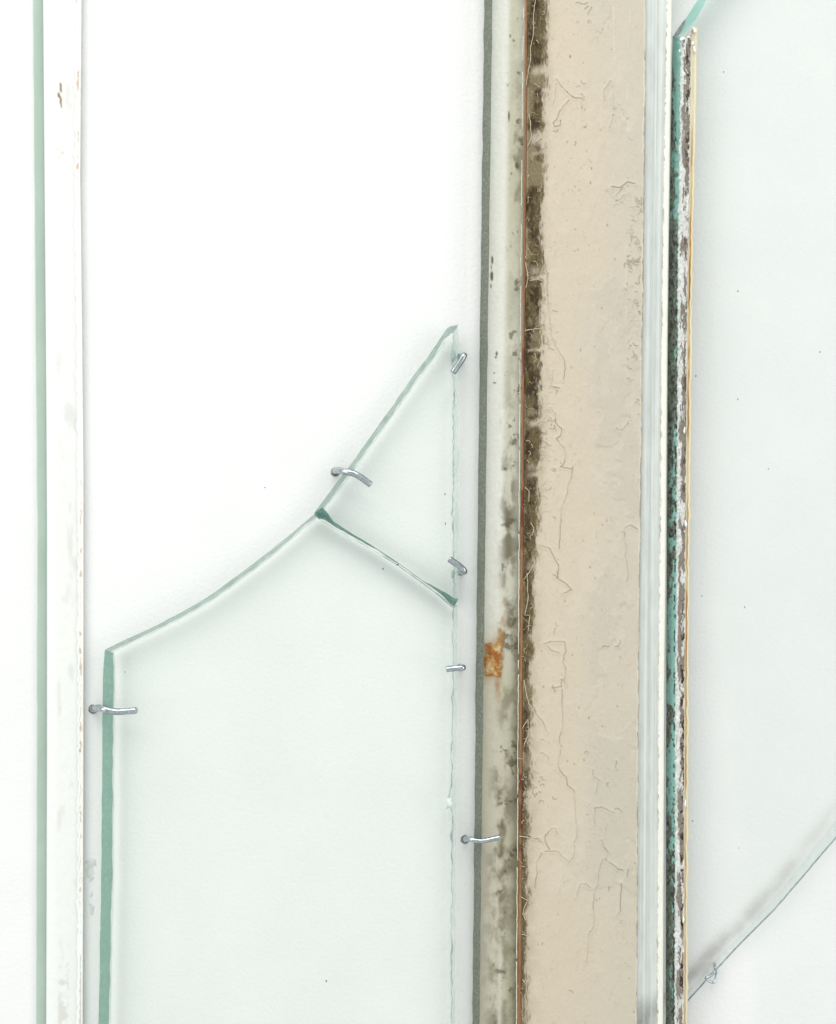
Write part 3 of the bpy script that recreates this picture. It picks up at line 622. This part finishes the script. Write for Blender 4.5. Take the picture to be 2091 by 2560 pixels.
# ------------------------------------------------------------------ right-hand pane with the crusted teal edge
rp = thing('crusted_pane', 'large clear glass pane at right with teal edge crusted in old putty', 'glass pane')
G0 = [(95, 1682), (300, 1678), (600, 1673), (860, 1670), (1710, 1666), (2560, 1665), (B, 1664)]
G1 = [(95, 1703), (300, 1700), (600, 1696), (860, 1695), (1710, 1689), (2560, 1687), (B, 1686)]
ys = np.linspace(95, B, 300)
E0 = np.stack([interp(ys, G0), ys], 1); E1 = np.stack([interp(ys, G1), ys], 1); E1[0] = (1706, 86)
diag0 = [(1682, 95), (1690.6, 80), (1714, 47), (1745, 0), (1812, -100), (1925, T)]
diag1 = [(1706, 86), (1722, 70.6), (1738, 52), (1767, 0), (1834, -100), (1950, T)]
HB2, HF2 = 28, 64
build_pane(rp, [
    ('broken_edge', diag1, diag0, M_EDGE_TEAL, 0.5, 60, 'slanting smooth teal edge at the top corner'),
    ('top_edge', [(1950, T), (2400, T)], [(1925, T), (2400, T)], M_EDGE_CUT, 0, 4, None),
    ('side_edge', [(2400, T), (2400, B)], [(2400, T), (2400, B)], M_EDGE_CUT, 0, 4, None),
    ('bottom_edge', [(2400, B), tuple(E1[-1])], [(2400, B), tuple(E0[-1])], M_EDGE_CUT, 0, 4, None),
], HB2, HF2, M_GLASS_CLEAR)
# close the left edge of the pane with the grown height field below (teal edge face with mould)
ny, nx = 1500, 22; Y = np.repeat(np.linspace(90, B, ny)[:, None], nx, 1); u = np.linspace(0, 1, nx)[None, :]
X = interp(Y, G0)+(interp(Y, G1)+0.8*wobble(ny, 1.0, 91, 8)[:, None]-interp(Y, G0))*u
n1 = fbm((ny, nx), (110, 2.6), 5, 81, 0.7); n2 = fbm((ny, nx), (340, 7), 3, 82, 0.7); n3 = fbm((ny, nx), (7, 1), 2, 83)
C = np.ones((ny, nx, 3))*srgb(156, 206, 195); C = mix(C, srgb(178, 218, 209), sstep(0.6, 0.8, n1)*0.5)
amt = interp(Y, [(90, .0), (150, .35), (330, .6), (420, .45), (520, .5), (600, .76), (900, .78), (1250, .66), (1480, .55), (1550, .25), (1720, .2), (1800, .7), (1900, .35), (2060, .6), (2200, .8), (2560, .85)])
wgt = amt+0.55*(n1-0.5)*2.2+0.3*(n3-0.5)-(0.62*u+0.12)*interp(Y, [(90, 1.6), (500, 1.3), (650, .75), (1300, .8), (1600, 1.5), (2560, .9)])
mo = sstep(-0.02, 0.10, wgt)
C = mix(C, srgb(112, 108, 94), mo*0.9); C = mix(C, srgb(52, 46, 34), mo*sstep(0.55, 0.75, n2)*0.85); C = mix(C, srgb(150, 168, 152), mo*sstep(0.42, 0.25, n2)*0.6)
C = mix(C, srgb(84, 96, 84), sstep(0.16, 0.0, u+0*Y)*0.55)
beads = sstep(0.76, 0.84, u+0*Y)*sstep(0.99, 0.93, u+0*Y)*(fbm((ny, nx), (260, 1), 2, 86) > 0.52)*interp(Y, [(90, 0), (500, .2), (1300, .9), (2560, .9)])
C = mix(C, srgb(28, 32, 26), beads)
Hh = HB2+(HF2-HB2)*u+3.0*mo*(n2-0.3)
grid_obj('teal_edge', X, Y, Hh, C, attr_mat('mouldy_teal_edge', 0.4, 1500, 0.00015, mottling=0.15), rp)
# crust of putty and paint on the face next to the edge
ny, nx = 1900, 24; Y = np.repeat(np.linspace(72, B, ny)[:, None], nx, 1); u = np.linspace(0, 1, nx)[None, :]
K0 = interp(Y, G1)+0.8*wobble(ny, 1.4, 92, 8)[:, None]; K1 = interp(Y, [(72, 1731), (100, 1727), (300, 1725), (600, 1721), (860, 1717), (1710, 1712), (2560, 1709), (B, 1708)])+wobble(ny, 0.9, 93, 10)[:, None]
K0 = np.where(Y < 105, np.maximum(K0, 1704+(100-Y)*1.0), K0)
X = K0+(K1-K0)*u
n1 = fbm((ny, nx), (60, 2.5), 5, 101, 0.62); n2 = fbm((ny, nx), (380, 6), 4, 102, 0.7); n3 = fbm((ny, nx), (22, 1), 3, 103); n4 = fbm((ny, nx), (150, 2), 4, 104, 0.6)
C = np.ones((ny, nx, 3))*srgb(222, 222, 216); C = mix(C, srgb(242, 242, 240), sstep(0.5, 0.7, n4)*0.7)
br_ = sstep(0.47, 0.56, n1+0.35*(u-0.45)*(u < 0.9)+0.25*(n3-0.5)+interp(Y, [(0, .0), (200, .1), (330, .1), (500, -.06), (900, -.06), (1100, .12), (1500, .06), (2560, .02)]))*sstep(0.22, 0.38, u+0*Y+0.4*(n1-0.5))
C = mix(C, srgb(130, 119, 107), br_*0.9); C = mix(C, srgb(150, 140, 128), br_*sstep(0.6, 0.8, n2)*0.6)
bl_ = sstep(0.62, 0.72, n4+0.12*(u-0.5))*sstep(0.45, 0.7, u+0*Y)*interp(Y, [(0, 1), (300, .9), (600, .5), (1200, .7), (1700, 1), (2560, 1)])
C = mix(C, srgb(52, 34, 28), bl_*0.9)
C = mix(C, srgb(200, 222, 216), sstep(0.2, 0.02, u+0*Y)*0.7)
fl = (fbm((ny, nx), (70, 1), 3, 105) > 0.62)*sstep(0.84, 0.92, u+0*Y); C = mix(C, srgb(252, 252, 252), fl*0.9)
Hh = HF2+1.5+5*np.sin(math.pi*np.clip(u, 0.02, 0.98))**0.6*(0.7+0.6*n4)+3*(n2-0.5)-4*bl_-2*br_
grid_obj('putty_crust', X, Y, Hh, C, attr_mat('flaking_putty', 0.75, 1400, 0.0003, mottling=0.18), rp)
# yellowed glue line
ny, nx = 1300, 14; Y = np.repeat(np.linspace(70, B, ny)[:, None], nx, 1); u = np.linspace(0, 1, nx)[None, :]
q0 = interp(Y, [(70, 1728), (300, 1725), (600, 1721), (860, 1717), (1710, 1711), (2560, 1708), (B, 1707)]); q1 = interp(Y, [(70, 1746), (300, 1742), (500, 1736), (600, 1733), (860, 1731), (1300, 1726), (1710, 1723), (2560, 1720), (B, 1719)])+wobble(ny, 0.9, 97, 16)[:, None]
X = q0+(q1-q0)*u; n1 = fbm((ny, nx), (50, 2), 4, 111); n2 = fbm((ny, nx), (26, 8), 3, 112)
C = np.ones((ny, nx, 3))*srgb(216, 208, 180); am = interp(Y, [(70, .2), (250, .1), (450, .8), (600, 1.2), (900, 1.1), (1300, .6), (1550, 1.1), (1700, .8), (2560, .6)])
C = mix(C, srgb(184, 148, 76), np.clip(np.exp(-((u-0.45)/0.24)**2)*am*(0.6+0.6*n1), 0, 1)); C = mix(C, srgb(138, 76, 20), np.clip(np.exp(-((u-0.36)/0.12)**2)*am*sstep(0.3, 0.65, n1), 0, 1)*0.95)
C = mix(C, srgb(244, 238, 214), np.exp(-((u-0.7)/0.1)**2)*0.6); C = mix(C, srgb(196, 180, 128), sstep(0.9, 1.0, u+0*Y)*0.6)
Hh = HF2+0.6+2.5*np.sin(math.pi*u)**0.7*(0.8+0.4*n2)
grid_obj('glue_line', X, Y, Hh, C, attr_mat('yellowed_glue', 0.3, 900, 0.00006, spec=0.5, mottling=0.06), rp)
M_WHITE = plain_mat('white_paint_flake', (244, 244, 242), (252, 252, 250), 500, 0.5)
for k, (x, y, rx, ry, ro) in enumerate([(1733, 108, 4, 6, .3), (1737, 124, 3.5, 9, -.2), (1737, 75, 3, 10, -.25), (1707, 97, 7, 4, -.5), (1700, 127, 3, 4, 0), (1722, 92, 4, 3, .2), (1712, 1075, 3, 8, 0), (1715, 1310, 3.5, 9, 0), (1714, 2010, 2.5, 10, 0), (1709, 2300, 3, 8, 0.1)]):
    blob('paint_flake', x, y, rx, ry, HF2+6, 4, M_WHITE, rp, 200+k, n=11, rag=0.35, rot=ro)
M_CORNER = plain_mat('grey_corner_dirt', (120, 112, 108), (168, 172, 168), 700, 0.5)
V = [up(x, y, h) for x, y, h in [(1683, 93, 31), (1690, 80, 31), (1702, 62, 31), (1714, 46, 31), (1711, 62, 41), (1704, 74, 45), (1698, 86, 48), (1690, 95, 42)]]
obj('corner_dirt', V, [tuple(range(8))], M_CORNER, rp)
for k, (x, y) in enumerate([(1845, 728), (1740, 940), (1845, 998), (1922, 1172), (1862, 1518), (1755, 1490), (1848, 2120), (1732, 2052), (2050, 880), (1810, 180)]):
    blob('speck', x, y, rs.uniform(1, 1.8), rs.uniform(1, 3), HF2+0.3, 0.5, M_SPECK, rp, 300+k, n=8)

# ------------------------------------------------------------------ bent nails
def nail(pts, r, label, seed=0):
    p = smooth_path(pts, 7); P = [up(x, y, h) for x, y, h in p]; n = len(P)
    from mathutils import Vector
    d = (Vector(P[-1])-Vector(P[-2])).normalized()
    P2 = P+[tuple(Vector(P[-1])+d*r*S*0.25)]
    rad = [r*S*(1.12 if i < 2 else 1.0) for i in range(n)]+[r*S*0.72]
    V, F = tube(P2, rad, 18)
    o = obj('bent_nail', V, F, M_METAL, None, True)
    return tag(o, label, 'nail', 'bent nails holding the glass')
nail([(232, 1773, -8), (236, 1772, 20), (246, 1769, 42), (262, 1773, 58), (290, 1779, 61), (318, 1778, 61), (341, 1776, 61)], 8.3, 'bent nail hooked over the straight green left edge of the lower shard')
nail([(838, 1180, -8), (840, 1177, 20), (848, 1176, 42), (868, 1180, 58), (888, 1185, 61), (905, 1195, 61), (927, 1211, 61)], 8.3, 'bent nail hooked over the slanting broken edge just above the crack')
nail([(1152, 893, -8), (1155, 893, 30), (1160, 889, 50), (1160, 890, 61), (1153, 902, 62), (1143, 917, 61), (1133, 931, 61)], 7.9, 'bent nail near the pointed tip of the upper shard, leaning down to the left')
nail([(1152, 1430, -8), (1154, 1428, 30), (1160, 1430, 50), (1160, 1426, 61), (1150, 1416, 62), (1138, 1407, 61), (1124, 1398, 61)], 7.9, 'bent nail on the right edge just above the crack end, leaning up to the left')
nail([(1150, 1669, -8), (1152, 1669, 30), (1157, 1668, 50), (1157, 1669, 61), (1147, 1670, 62), (1134, 1671, 61), (1117, 1673, 61)], 7.5, 'nearly level bent nail on the right edge of the lower shard, beside the rust patch')
nail([(1162, 2099, -8), (1165, 2098, 40), (1171, 2096, 58), (1185, 2100, 69), (1206, 2102, 71), (1228, 2098, 70), (1251, 2093, 69.5)], 6.2, 'bent nail hooked over the grey ground edge onto the mouldy pane')
nail([(1787, 2408, -4), (1788, 2418, 20), (1791, 2434, 16), (1789, 2452, 22), (1780, 2456, 24), (1766, 2446, 25), (1776, 2440, 25), (1788, 2428, 25)], 3.2, 'thin crooked wire nail on the slanting edge behind the pane at lower right')
